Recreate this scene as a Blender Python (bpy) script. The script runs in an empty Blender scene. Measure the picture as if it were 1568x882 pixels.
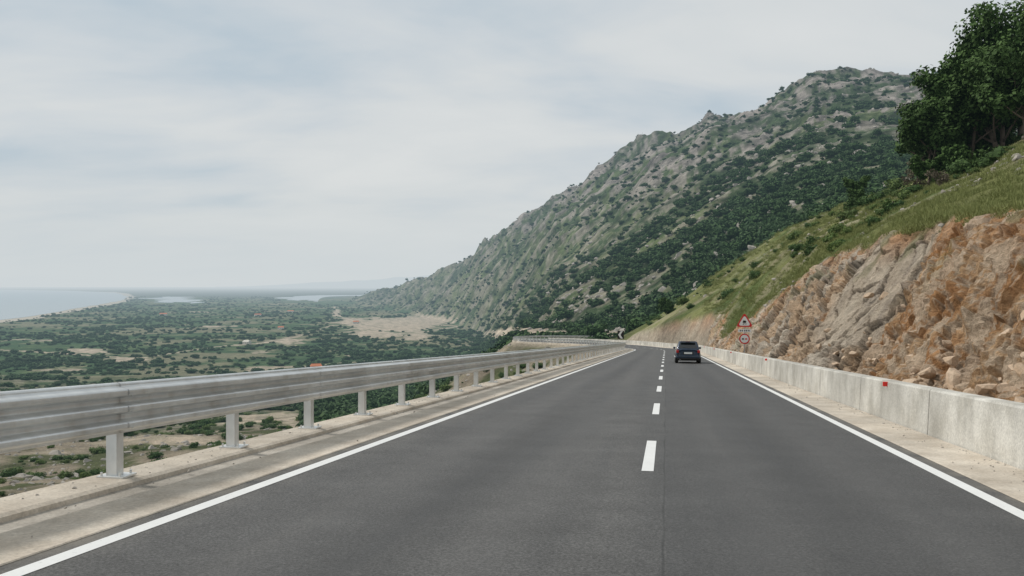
import bpy, math, random
import numpy as np
from mathutils import Vector, Matrix
random.seed(7); RNG=np.random.default_rng(11)
sc=bpy.context.scene
sc.view_settings.view_transform='Standard'; sc.view_settings.look='None'; sc.view_settings.exposure=0
F=1300.0; HOR=437.0; CX=784.0
# ------------------------------------------------------------------ noise
def hsh(ix,iy,seed):
    h=(ix*374761393+iy*668265263+seed*982451653)&0xffffffff
    h=((h^(h>>13))*1274126177)&0xffffffff
    h=h^(h>>16)
    return h/4294967296.0
def perlin(x,y,seed=0):
    ix=np.floor(x).astype(np.int64); iy=np.floor(y).astype(np.int64)
    fx=x-ix; fy=y-iy
    def g(i,j,dx,dy):
        a=hsh(i,j,seed)*2*np.pi
        return np.cos(a)*dx+np.sin(a)*dy
    u=fx*fx*fx*(fx*(fx*6-15)+10); v=fy*fy*fy*(fy*(fy*6-15)+10)
    a=g(ix,iy,fx,fy); b=g(ix+1,iy,fx-1,fy); c=g(ix,iy+1,fx,fy-1); d=g(ix+1,iy+1,fx-1,fy-1)
    return ((a*(1-u)+b*u)*(1-v)+(c*(1-u)+d*u)*v)*1.5
def fbm(x,y,lam,octv=4,seed=0,gain=.5):
    s=0;a=1;t=0
    for o in range(octv):
        s=s+a*perlin(x/lam*2**o+13.7*o,y/lam*2**o-7.1*o,seed+o); t+=a; a*=gain
    return s/t
def ridged(x,y,lam,octv=3,seed=0):
    s=0;a=1;t=0
    for o in range(octv):
        s=s+a*(1-np.abs(perlin(x/lam*2**o+3.7*o,y/lam*2**o+9.1*o,seed+o))*1.6); t+=a; a*=.5
    return s/t
def worley(x,y,seed=0):
    ix=np.floor(x).astype(np.int64); iy=np.floor(y).astype(np.int64)
    best=np.full(x.shape,1e9); r=[np.zeros(x.shape) for _ in range(5)]; sec=np.full(x.shape,1e9)
    for i in (-1,0,1):
        for j in (-1,0,1):
            a=ix+i;b=iy+j
            cx=a+hsh(a,b,seed); cy=b+hsh(a,b,seed+1)
            dx=x-cx;dy=y-cy; d=dx*dx+dy*dy
            m=d<best
            sec=np.where(m,best,np.minimum(sec,d))
            best=np.where(m,d,best)
            for k in range(3): r[k]=np.where(m,hsh(a,b,seed+2+k),r[k])
            r[3]=np.where(m,dx,r[3]); r[4]=np.where(m,dy,r[4])
    return np.sqrt(best),np.sqrt(sec),r
def sst(x,a,b):
    t=np.clip((x-a)/(b-a),0,1); return t*t*(3-2*t)
# ------------------------------------------------------------------ road centre line
HC=1.55
dL=0.5
Ls=np.arange(-30,330,dL)
phi=np.zeros(len(Ls)); cxs=np.zeros(len(Ls)); cys=np.zeros(len(Ls))
phi0=math.radians(10.3)
def curv(L):
    if L<112: return 0
    if L<222: return -1/200.0
    if L<290: return 1/55.0
    return 0
phi[:]=phi0
for i in range(len(Ls)):
    if i>0: phi[i]=phi[i-1]+curv(Ls[i])*dL
cxs[0]=-30*math.sin(phi0); cys[0]=-30*math.cos(phi0)
for i in range(1,len(Ls)):
    pm=(phi[i]+phi[i-1])/2
    cxs[i]=cxs[i-1]+math.sin(pm)*dL; cys[i]=cys[i-1]+math.cos(pm)*dL
def road_z(L):
    L=np.asarray(L,dtype=float)
    return -HC-.0622*np.minimum(L,150)-.05*np.maximum(L-150,0)
def rw(L,a,z=0):
    L=np.asarray(L,dtype=float)
    x=np.interp(L,Ls,cxs);y=np.interp(L,Ls,cys);p=np.interp(L,Ls,phi)
    return x+a*np.cos(p), y-a*np.sin(p), road_z(L)+z
def nearest(x,y):
    n=len(x); L=np.full(n,1e3); d=np.full(n,1e3)
    idx=np.where((np.hypot(x,y)<520))[0]
    C=cxs[::4];D=cys[::4];LL=Ls[::4];PH=phi[::4]
    for k in range(0,len(idx),40000):
        ii=idx[k:k+40000]
        dd=(x[ii,None]-C[None])**2+(y[ii,None]-D[None])**2
        j=np.argmin(dd,1)
        ex=x[ii]-C[j];ey=y[ii]-D[j]
        t=ex*np.sin(PH[j])+ey*np.cos(PH[j])
        L[ii]=LL[j]+t; d[ii]=ex*np.cos(PH[j])-ey*np.sin(PH[j])
        big=np.abs(t)>6
        d[ii]=np.where(big,np.sqrt(dd[np.arange(len(ii)),j])*np.where(d[ii]>=0,1,-1),d[ii])
        L[ii]=np.where(big,LL[j],L[ii])
    return L,d
# ------------------------------------------------------------------ terrain profile columns
def p(Y,py): return (Y,-(py-HOR)/F*Y)
NL=[(5,-3),(30,-9),(90,-24)]
cols={
-2500:NL+[(240,-46),(450,-72),(1000,-104),(1800,-108),(5700,-108),(9000,-108)],
0:NL+[(240,-46),(450,-72),(1000,-103),(1800,-108),(5700,-108),(9000,-108)],
480:NL+[(240,-44),(450,-70),(1000,-102),(5000,-108),(5700,-108),(9000,-108)],
530:NL+[(240,-43),(450,-69),(1000,-102),(4800,-107),p(5600,461),(9000,-108)],
580:NL+[(240,-42),(450,-68),(1000,-101),(3900,-107),p(4800,446),(8000,-108)],
640:NL+[(240,-40),(450,-66),(1000,-100),(3000,-107),p(4000,430),(7000,-60)],
700:NL+[(240,-37),(450,-62),(1000,-98),(2300,-106),p(3400,406),(6000,0)],
740:[(5,-3),(30,-8),(90,-20),(240,-32),(450,-56),(1000,-92),(1800,-102),p(3000,376),(5000,30)],
765:[(5,-3),(30,-7),(90,-18),(240,-28),(430,-44),(950,-74),p(1750,480),p(2850,356),(5000,50)],
800:[(5,-3),(30,-6),(90,-15),(240,-22),p(400,530),p(850,509),p(1600,452),p(2650,335),(4500,80)],
850:[(5,-3),(30,-5),(90,-13),p(240,542),p(350,524),p(620,508),p(1300,417),p(2450,301),(4500,100)],
900:[(5,-3),(30,-5),(90,-11),p(240,530),p(330,518),p(520,505),p(1150,395),p(2250,270),(4000,200)],
950:[(5,-3),(30,-4),(90,-9),p(240,517),p(320,515),p(480,500),p(1050,362),p(2100,238),(4000,200)],
1000:[(5,-3),(30,-4),(100,-8),p(235,490),p(300,507),p(450,490),p(1000,330),p(2000,207),(3500,200)],
1050:[(5,-2),(30,-3),(102,-7),p(220,455),p(280,475),p(420,460),p(950,305),p(1900,191),(3500,200)],
1085:[(5,-1),(30,-2.4),(103,-6.4),p(210,430),p(265,452),p(405,440),p(910,288),p(1820,177),(3500,200)],
1110:[(5,-1),(30,-2),(103,-5.8),p(205,413),p(260,440),p(400,425),p(890,280),p(1780,174),(3500,200)],
1160:[(5,-1),(30,-1),(86,-2.2),p(195,382),p(245,405),p(390,395),p(870,260),p(1700,166),(3300,200)],
1190:[(5,0),(30,0),(80,-.6),p(186,362),p(235,388),p(380,375),p(850,243),p(1650,143),(3300,200)],
1210:[(5,0),(30,1),(77,.4),p(180,350),p(230,372),p(375,362),p(840,238),p(1640,138),(3300,200)],
1245:[(5,0),(30,1.2),(68,1.8),p(168,332),p(215,350),p(368,340),p(820,228),p(1610,113),(3300,200)],
1290:[(5,0),(30,1.5),(58.7,2.6),p(155,309),p(200,328),p(360,320),p(800,215),p(1600,110),(3200,200)],
1360:[(5,.3),(25,1.5),(48,2.9),p(138,288),p(185,308),p(355,305),p(800,208),p(1550,108),(3200,200)],
1440:[(5,.5),(20,1.5),(37.7,3),p(120,266),p(170,290),p(350,290),p(800,205),p(1500,104),(3200,200)],
1568:[(5,.5),(15,1.5),(29,2.5),p(100,205),p(150,225),p(350,240),p(800,200),p(1500,100),(3200,200)],
3300:[(5,.5),(8,1.5),(16,2.5),p(70,100),p(120,120),p(350,150),p(800,150),p(1500,80),(3200,200)],
}
ck=sorted(cols); KY=np.array([[c[0] for c in cols[k]] for k in ck]); KZ=np.array([[c[1] for c in cols[k]] for k in ck])
def base_h(x,y):
    Y=np.maximum(y,.5); px=CX+F*x/Y
    Yk=[np.interp(px,ck,KY[:,k]) for k in range(9)]; Zk=[np.interp(px,ck,KZ[:,k]) for k in range(9)]
    Yk.append(np.full(x.shape,40000.)); Zk.append(np.full(x.shape,-108.))
    z=Zk[0].copy()
    for k in range(9):
        t=np.clip((Y-Yk[k])/(Yk[k+1]-Yk[k]),0,1)
        m=Y>Yk[k]
        z=np.where(m,Zk[k]*(1-t)+Zk[k+1]*t,z)
    return z,px,Y,Yk
def terrain(x,y):
    z,px,Y,Yk=base_h(x,y)
    hm=sst(z,-103,-50)*sst(Y,260,700)
    sc_=np.clip(Y/1700,.25,1.4)
    f1,f2,wr=worley(x/75.+.5*perlin(x/60,y/60,5),y/75.+.5*perlin(x/50,y/50,6),77)
    n=34*(ridged(x,y,520,3,3)-.62)+28*(ridged(x+.4*y,y,170,3,9)-.6)+12*(ridged(x,y,62,3,20)-.6)+12*(wr[0]-.5)*sst(f2-f1,.0,.25)
    z=z+hm*sc_*n
    nr=(1-sst(Y,300,900))*sst(np.hypot(x,y),20,120)
    z=z+nr*(2.0*fbm(x,y,40,3,31)+.5*fbm(x,y,8,3,33))
    z=z+ .35*fbm(x,y,5,3,37)*(1-sst(Y,60,250))
    lf=sst(-x,0,60)*(1-sst(Y,700,1100))*sst(Y,40,200)
    z=z+lf*7*fbm(x,y,120,3,44)
    L,d=nearest(x,y)
    rz=road_z(np.clip(L,-30,330))
    near=np.abs(d)<900
    lo=rz-.3-.66*np.maximum(0,-d-5.9)-1.0*np.maximum(0,d-6)
    cs=np.interp(L,[65,105,140],[1.25,1.9,2.2])
    up=rz-.3+cs*np.maximum(0,d-5.4)+.9*np.maximum(0,-d-6.5)
    zz=np.where(near,np.clip(z,lo,up),z)
    cut=np.where(near,(z-up),-5)
    return zz,L,d,px,Y,cut,Yk
SAND=[(600,498,72,13,1.3),(540,492,36,8,.95),(655,491,55,10,1.15),(575,512,55,8,1.0),(515,480,10,10,.8),(640,515,34,7,.85),(800,511,60,10,1.5),(845,516,50,8,1.4),(930,511,50,6,1.2),(130,538,58,5.5,.95),(200,551,38,4.5,.95),(440,522,36,8,.85),(425,563,60,4,.75),(330,500,60,2.5,.75),(60,521,60,3,.7),(120,567,60,4,.7),(540,545,50,3,.5),(240,590,80,6,.6),(420,640,120,14,.7),(250,675,120,14,.85),(470,655,60,12,.8),(120,700,100,14,.7),(300,478,50,2,.6),(395,540,25,3,.7)]
TR=[[(512,470),(522,485),(560,500),(610,515),(700,500)],[(-100,530),(90,541),(210,549),(330,531),(430,523),(510,498)],[(380,568),(470,561),(600,549)]]
def colour(x,y,z,L,d,px,Y,cut,Yk):
    py=HOR-F*z/Y
    n1=fbm(x,y,300,4,50); n2=fbm(x,y,60,4,60); n3=fbm(x,y,14,3,70)
    def C(r,g,b): return np.array([r,g,b])[None]*np.ones((len(x),1))
    def mix(a,b,f): return a*(1-f[:,None])+b*f[:,None]
    green=C(.042,.085,.031); field=C(.20,.185,.115); lg=C(.085,.122,.045)
    pl=mix(green,lg,sst(n2,-.1,.3)); pl=mix(pl,field,sst(n1*.9+n2*.6,.05,.21)*.85)
    dirt=C(.29,.24,.18); ls=mix(C(.085,.095,.042),dirt,sst(n3+n2*.8,-.26,.12)*.88)
    lmask=(1-sst(Y,300,900))
    col=mix(pl,ls,lmask)
    rock=C(.225,.20,.18); olive=C(.085,.11,.045); dark=C(.033,.056,.022)
    f1,f2,wr=worley(x/75.+.5*perlin(x/60,y/60,5),y/75.+.5*perlin(x/50,y/50,6),77)
    r2=ridged(x+.4*y,y,170,3,9)
    elev=sst(z,20,220)
    rkf=sst(n2*1.1+n3*.8+(r2-.6)*.9+.15*n1+.12*elev+.3*(wr[0]-.5),.06,.22)
    rc=mix(rock,C(.30,.26,.235),sst(wr[1],.3,.9)*.6); rc=mix(rc,C(.11,.10,.09),sst(.14-(f2-f1),0,.08)*.7)
    mt=mix(olive,rc,rkf*.92); mt=mix(mt,dark,sst(-n2-n3*.6+n1*.5,-.04,.18)*.8)
    mt=mix(mt,C(.175,.175,.10),(1-elev)*sst(n2+n3,-.15,.25)*.6)
    mm=sst(z,-105,-85)*sst(Y,260,420)
    mm=np.where(px>720,np.maximum(mm,sst(Y,230,300)),mm)
    col=mix(col,mt,mm)
    g1=C(.185,.195,.072); g2=C(.10,.138,.042); g3=C(.29,.26,.16)
    sp=mix(g1,g2,sst(n3+n2*.4,-.05,.35)); sp=mix(sp,g3,sst(fbm(x,y,9,4,90)+n2*.4,.04,.28)*.75)
    sm=sst(px,930,990)*(1-sst(Y,Yk[3]+5,Yk[3]+40))
    col=mix(col,sp,sm)
    s=np.zeros(len(x))
    for (a,b,rx,ry,w) in SAND:
        q=((px-a)/rx)**2+((py-b)/ry)**2
        s=np.maximum(s,w*np.exp(-q*1.1))
    for pl_ in TR:
        for (a,b),(c_,d_) in zip(pl_[:-1],pl_[1:]):
            ex,ey=c_-a,d_-b; t=np.clip(((px-a)*ex+(py-b)*ey)/(ex*ex+ey*ey),0,1)
            q=((px-a-t*ex)/3.)**2+((py-b-t*ey)/1.0)**2
            s=np.maximum(s,.95*np.exp(-q))
    s=sst(s+n2*.65+n3*.35,.42,.62)*((px<905)|((px<990)&(Y>235)&(Y<480)))
    s=np.where(Y<45,0,s)
    col=mix(col,mix(C(.45,.37,.28),C(.33,.285,.21),sst(n3+n2*.6,-.1,.25)),s)
    c=sst(cut,0,1.2)*(np.abs(d)<60)
    lim=np.interp(L,[95,115,150,175],[40,9,9,15])
    c=c*(1-sst(d,lim,lim+2.0))
    oc=mix(C(.42,.34,.25),C(.42,.27,.17),sst(n3+n2,-.1,.3))
    col=mix(col,oc,c)
    ver=(1-sst(np.abs(d),6.2,8)); col=mix(col,C(.36,.31,.24),ver*.9)
    col=mix(col,C(.07,.09,.06),sst(Y,6000,9000)*(z<-100))
    a=np.clip(mm+.5*sm,0,1)
    return np.clip(np.hstack([col,a[:,None]]),0,1),s
# ------------------------------------------------------------------ materials
def haze_group():  # distance haze painted into each material as emission, no air volume
    g=bpy.data.node_groups.new('PaintedHaze','ShaderNodeTree')
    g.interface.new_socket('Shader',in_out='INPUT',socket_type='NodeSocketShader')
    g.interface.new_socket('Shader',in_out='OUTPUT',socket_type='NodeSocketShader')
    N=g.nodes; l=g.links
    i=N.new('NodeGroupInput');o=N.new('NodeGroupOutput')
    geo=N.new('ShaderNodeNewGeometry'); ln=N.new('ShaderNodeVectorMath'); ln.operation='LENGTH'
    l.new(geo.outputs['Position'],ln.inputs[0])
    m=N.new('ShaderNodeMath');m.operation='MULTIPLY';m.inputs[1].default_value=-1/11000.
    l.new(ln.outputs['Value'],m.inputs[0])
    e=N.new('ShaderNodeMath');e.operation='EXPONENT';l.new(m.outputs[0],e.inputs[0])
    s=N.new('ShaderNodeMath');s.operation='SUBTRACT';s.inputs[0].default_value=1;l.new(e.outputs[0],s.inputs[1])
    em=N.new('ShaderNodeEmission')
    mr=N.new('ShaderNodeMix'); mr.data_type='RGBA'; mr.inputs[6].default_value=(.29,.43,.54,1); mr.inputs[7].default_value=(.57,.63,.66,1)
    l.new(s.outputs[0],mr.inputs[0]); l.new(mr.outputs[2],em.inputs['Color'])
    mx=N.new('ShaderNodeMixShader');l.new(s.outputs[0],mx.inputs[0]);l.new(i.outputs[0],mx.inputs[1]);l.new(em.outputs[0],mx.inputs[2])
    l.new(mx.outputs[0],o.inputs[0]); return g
HG=haze_group()
class M:
    def __init__(s,name,haze=False,rough=.8,metal=0,spec=.3):
        s.m=bpy.data.materials.new(name); s.m.use_nodes=True
        try: s.m.cycles.emission_sampling='NONE'
        except Exception as ex: print('es',ex)
        s.N=s.m.node_tree.nodes; s.l=s.m.node_tree.links; s.N.clear()
        s.b=s.N.new('ShaderNodeBsdfPrincipled'); s.o=s.N.new('ShaderNodeOutputMaterial')
        s.b.inputs['Roughness'].default_value=rough; s.b.inputs['Metallic'].default_value=metal
        s.b.inputs['Specular IOR Level'].default_value=spec
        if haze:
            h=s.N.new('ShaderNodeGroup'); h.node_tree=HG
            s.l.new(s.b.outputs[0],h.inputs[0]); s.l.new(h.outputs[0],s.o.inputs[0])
        else: s.l.new(s.b.outputs[0],s.o.inputs[0])
    def coord(s,kind='Object',scale=(1,1,1)):
        t=s.N.new('ShaderNodeTexCoord'); mp=s.N.new('ShaderNodeMapping'); mp.inputs['Scale'].default_value=scale
        s.l.new(t.outputs[kind],mp.inputs[0]); return mp.outputs[0]
    def noise(s,vec,scale,detail=4,rough=.55):
        n=s.N.new('ShaderNodeTexNoise'); n.inputs['Scale'].default_value=scale; n.inputs['Detail'].default_value=detail; n.inputs['Roughness'].default_value=rough
        s.l.new(vec,n.inputs['Vector']); return n.outputs['Fac']
    def ramp(s,fac,stops):
        r=s.N.new('ShaderNodeValToRGB'); s.l.new(fac,r.inputs[0]); el=r.color_ramp.elements
        while len(el)<len(stops): el.new(.5)
        for e,(p_,c) in zip(el,stops):
            e.position=p_; e.color=(c,c,c,1) if isinstance(c,(int,float)) else (*c,1)
        return r.outputs[0]
    def mix(s,a,b,f,mode='MIX'):
        n=s.N.new('ShaderNodeMix'); n.data_type='RGBA'; n.blend_type=mode
        for sock,v in ((n.inputs[0],f),(n.inputs[6],a),(n.inputs[7],b)):
            if hasattr(v,'is_linked'): s.l.new(v,sock)
            elif isinstance(v,(int,float)): sock.default_value=v
            else: sock.default_value=(*v,1)
        return n.outputs[2]
    def math(s,op,a,b=0):
        n=s.N.new('ShaderNodeMath'); n.operation=op
        for i,v in enumerate((a,b)):
            if hasattr(v,'is_linked'): s.l.new(v,n.inputs[i])
            else: n.inputs[i].default_value=v
        return n.outputs[0]
    def base(s,c):
        if hasattr(c,'is_linked'): s.l.new(c,s.b.inputs['Base Color'])
        else: s.b.inputs['Base Color'].default_value=(*c,1)
    def bump(s,h,dist=.02,strength=.5):
        b=s.N.new('ShaderNodeBump'); b.inputs['Distance'].default_value=dist; b.inputs['Strength'].default_value=strength
        s.l.new(h,b.inputs['Height']); s.l.new(b.outputs[0],s.b.inputs['Normal'])
    def attr(s,name):
        a=s.N.new('ShaderNodeAttribute'); a.attribute_name=name; return a
def simple(name,col,rough=.6,metal=0,spec=.4,haze=False,var=.12,sc_=5):
    m=M(name,haze,rough,metal,spec); n=m.noise(m.coord(),sc_)
    m.base(m.mix(tuple(c*(1-var) for c in col),tuple(min(1,c*(1+var)) for c in col),n)); return m.m
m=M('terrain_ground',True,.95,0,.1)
co=m.coord(); at=m.attr('Col')
n1=m.noise(co,.08,8,.7); n2=m.noise(co,1.3,6,.7); n4=m.noise(m.coord('Object',(1,1,.35)),.03,8,.75)
c=m.mix(at.outputs['Color'],m.ramp(n2,[(.3,.55),(.7,1.5)]),.75,'MULTIPLY')
c=m.mix(c,m.ramp(n1,[(.35,.5),(.65,1.45)]),.65,'MULTIPLY')
c=m.mix(c,m.mix((1,1,1),m.ramp(n4,[(.36,.36),(.5,1.),(.62,1.5)]),at.outputs['Alpha']),.8,'MULTIPLY')
rk=m.math('MULTIPLY',m.ramp(n1,[(.555,0.),(.615,1.)]),m.math('MULTIPLY',at.outputs['Alpha'],.40))
c=m.mix(c,(.27,.235,.21),rk)
m.base(c); m.bump(m.math('ADD',m.math('MULTIPLY',n1,5.),n2),.7,.85); MAT_TER=m.m
m=M('rock_cut_surface',False,.92,0,.15)
co=m.coord(); at=m.attr('Col'); n1=m.noise(co,2.2,8,.7); n2=m.noise(co,14,6,.7); n3=m.noise(co,.5,5,.6)
c=m.mix(at.outputs['Color'],m.ramp(n1,[(.3,.62),(.68,1.3)]),.85,'MULTIPLY')
c=m.mix(c,m.ramp(n2,[(.3,.66),(.7,1.27)]),.75,'MULTIPLY')
c=m.mix(c,m.ramp(n3,[(.3,.8),(.7,1.15)]),.8,'MULTIPLY')
m.base(c); m.bump(m.math('ADD',m.math('MULTIPLY',n1,.8),m.math('MULTIPLY',n2,.4)),.38,.95); MAT_ROCK=m.m
# asphalt
m=M('asphalt',False,.75,0,.35)
uv=m.coord('UV'); co=m.coord()
sep=m.N.new('ShaderNodeSeparateXYZ'); m.l.new(uv,sep.inputs[0]); U=sep.outputs[0]
str_=m.noise(m.coord('UV',(1.6,.05,1)),1.,5,.6)
fine=m.noise(co,45,5,.8); mid=m.noise(co,1.4,6,.6); big=m.noise(m.coord('UV',(.5,.06,1)),1,4); agg=m.noise(co,110,2,.8)
c=m.mix((.076,.075,.073),(.108,.106,.102),m.ramp(str_,[(.35,0.),(.65,1.)]))
c=m.mix(c,m.ramp(mid,[(.3,.84),(.7,1.14)]),1.,'MULTIPLY')
c=m.mix(c,m.ramp(fine,[(.34,.35),(.5,1.),(.66,1.9)]),.9,'MULTIPLY')
c=m.mix(c,(.32,.31,.29),m.ramp(agg,[(.64,0.),(.72,.6)]))
def band(u0,w):
    d=m.math('ABSOLUTE',m.math('SUBTRACT',U,u0)); d=m.math('DIVIDE',d,w); d=m.math('MULTIPLY',d,d)
    return m.math('EXPONENT',m.math('MULTIPLY',d,-1.))
tr=None
for u0 in (.72,2.2,-1.35,-2.85):
    b=band(u0,.28); tr=b if tr is None else m.math('ADD',tr,b)
c=m.mix(c,(.125,.122,.118),m.math('MULTIPLY',tr,.25))
dk=m.math('ADD',band(1.46,.33),band(-2.1,.35)); c=m.mix(c,(.052,.052,.052),m.math('MULTIPLY',dk,m.ramp(big,[(.3,.1),(.7,.6)])))
wob=m.math('MULTIPLY',m.noise(m.coord('UV',(0,.6,0)),1,5),.06)
sd=m.math('ABSOLUTE',m.math('SUBTRACT',m.math('ADD',U,wob),.01)); c=m.mix(c,(.03,.03,.03),m.math('MULTIPLY',m.ramp(sd,[(0.004,1.),(.016,0.)]),m.ramp(m.noise(m.coord('UV',(0,.3,0)),1,3),[(.35,.15),(.6,.7)])))
rt=m.math('GREATER_THAN',U,0.0); c=m.mix(c,(.054,.055,.057),m.math('MULTIPLY',rt,.28))
ed=m.math('MULTIPLY',m.math('ADD',band(-4.5,.35),band(3.6,.35)),m.ramp(mid,[(.35,0.),(.65,.8)])); c=m.mix(c,(.28,.25,.2),ed)
m.base(c); m.bump(fine,.01,.9); m.l.new(m.ramp(str_,[(.3,.6),(.7,.82)]),m.b.inputs['Roughness']); MAT_ASP=m.m
m=M('road_paint',False,.6,0,.4); co=m.coord(); n=m.noise(co,30,5,.7); n2=m.noise(co,2.5,5,.6)
c=m.mix((.68,.68,.66),(.80,.80,.78),n2); c=m.mix(c,(.35,.35,.34),m.ramp(n,[(.60,0.),(.70,.6)])); m.base(c); MAT_PAINT=m.m
def concrete(name,c1,c2,stain=.5,vs=(1,1,.12)):
    m=M(name,False,.9,0,.2); co=m.coord(); n=m.noise(co,1.3,7,.65); n2=m.noise(co,28,4,.7); n3=m.noise(m.coord('Object',vs),2.2,5,.6); n4=m.noise(co,.35,3,.5)
    c=m.mix(c1,c2,m.ramp(n,[(.36,0.),(.62,1.)])); c=m.mix(c,m.ramp(n2,[(.3,.72),(.7,1.22)]),.8,'MULTIPLY')
    c=m.mix(c,m.ramp(n3,[(.35,.68),(.55,1.06)]),stain,'MULTIPLY'); c=m.mix(c,m.ramp(n4,[(.4,.84),(.6,1.08)]),1.,'MULTIPLY'); m.base(c); m.bump(n2,.01,.6); return m
MAT_SH=concrete('shoulder_concrete',(.48,.415,.335),(.62,.555,.465),.3).m
MAT_GUT=concrete('gutter_concrete',(.37,.335,.285),(.49,.45,.39),.5).m
MAT_BAR=concrete('barrier_concrete',(.44,.42,.37),(.62,.60,.545),.38).m
m=M('galvanised_steel',False,.42,.65,.5); co=m.coord(); n=m.noise(co,9,5,.6); n2=m.noise(m.coord('Object',(1,1,.2)),4,5,.6); n3=m.noise(co,1.1,4,.6)
c=m.mix((.58,.59,.58),(.80,.81,.80),n); c=m.mix(c,(.44,.39,.31),m.ramp(n2,[(.52,0.),(.76,.4)])); c=m.mix(c,m.ramp(n3,[(.35,.82),(.65,1.1)]),1.,'MULTIPLY'); m.base(c)
m.l.new(m.ramp(n,[(.3,.30),(.7,.48)]),m.b.inputs['Roughness']); MAT_STEEL=m.m
def foliage(name,c1,c2,c3):
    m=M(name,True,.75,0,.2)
    oi=m.N.new('ShaderNodeObjectInfo'); at=m.attr('Col')
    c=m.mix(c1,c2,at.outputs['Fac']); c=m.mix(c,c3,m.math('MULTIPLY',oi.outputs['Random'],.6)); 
    m.base(c); return m.m
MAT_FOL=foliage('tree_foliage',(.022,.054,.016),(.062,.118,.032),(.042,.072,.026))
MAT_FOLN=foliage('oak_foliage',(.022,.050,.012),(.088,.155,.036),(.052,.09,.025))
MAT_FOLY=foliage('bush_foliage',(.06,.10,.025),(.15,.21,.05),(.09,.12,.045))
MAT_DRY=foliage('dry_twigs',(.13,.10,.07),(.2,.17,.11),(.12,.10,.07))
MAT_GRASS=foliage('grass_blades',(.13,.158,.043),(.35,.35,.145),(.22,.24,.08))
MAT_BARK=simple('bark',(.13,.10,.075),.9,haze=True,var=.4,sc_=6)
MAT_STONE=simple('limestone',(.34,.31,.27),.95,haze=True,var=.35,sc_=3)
# ------------------------------------------------------------------ mesh helpers
def link(ob,parent=None):
    sc.collection.objects.link(ob)
    if parent: ob.parent=parent
    return ob
def np_mesh(name,V,Q,mat,col=None,smooth=True):
    me=bpy.data.meshes.new(name); V=np.asarray(V,dtype=np.float32); Q=np.asarray(Q,dtype=np.int32); k=Q.shape[1]
    me.vertices.add(len(V)); me.vertices.foreach_set('co',V.ravel())
    me.loops.add(Q.size); me.loops.foreach_set('vertex_index',Q.ravel())
    me.polygons.add(len(Q)); me.polygons.foreach_set('loop_start',np.arange(0,Q.size,k,dtype=np.int32))
    me.update(calc_edges=True); me.validate()
    me.polygons.foreach_set('use_smooth',np.full(len(me.polygons),smooth,dtype=bool))
    if col is not None:
        a=me.color_attributes.new('Col','FLOAT_COLOR','POINT'); a.data.foreach_set('color',np.asarray(col,dtype=np.float32).ravel())
    if mat: me.materials.append(mat)
    return me
def grid_faces(nr,nc):
    i=np.arange(nr-1)[:,None]*nc+np.arange(nc-1)[None]
    i=i.ravel(); return np.stack([i,i+1,i+nc+1,i+nc],1)
def sweep(name,prof,LL,mat,parent=None,closed=False,smooth=False):
    LL=np.asarray(LL,dtype=float); n=len(prof); V=[];
    for (a,z) in prof:
        x,y,zz=rw(LL,a,z); V.append(np.stack([x,y,zz],1))
    V=np.stack(V,1).reshape(-1,3); faces=[]; uvs=[]
    m_=n if closed else n-1
    for i in range(len(LL)-1):
        for j in range(m_):
            j2=(j+1)%n
            faces.append((i*n+j,i*n+j2,(i+1)*n+j2,(i+1)*n+j)); 
            uvs+= [(prof[j][0],LL[i]),(prof[j2][0],LL[i]),(prof[j2][0],LL[i+1]),(prof[j][0],LL[i+1])]
    me=bpy.data.meshes.new(name); me.from_pydata([tuple(v) for v in V],[],faces); me.update()
    u=me.uv_layers.new(name='UVMap')
    u.data.foreach_set('uv',np.array(uvs,dtype=np.float32).ravel())
    me.materials.append(mat)
    if smooth:
        for p_ in me.polygons: p_.use_smooth=True
    ob=bpy.data.objects.new(name,me); return link(ob,parent)
def empty(name,loc=(0,0,0),rz=0,parent=None):
    e=bpy.data.objects.new(name,None); e.location=loc; e.rotation_euler=(0,0,rz); e.empty_display_size=.2
    return link(e,parent)
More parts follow.
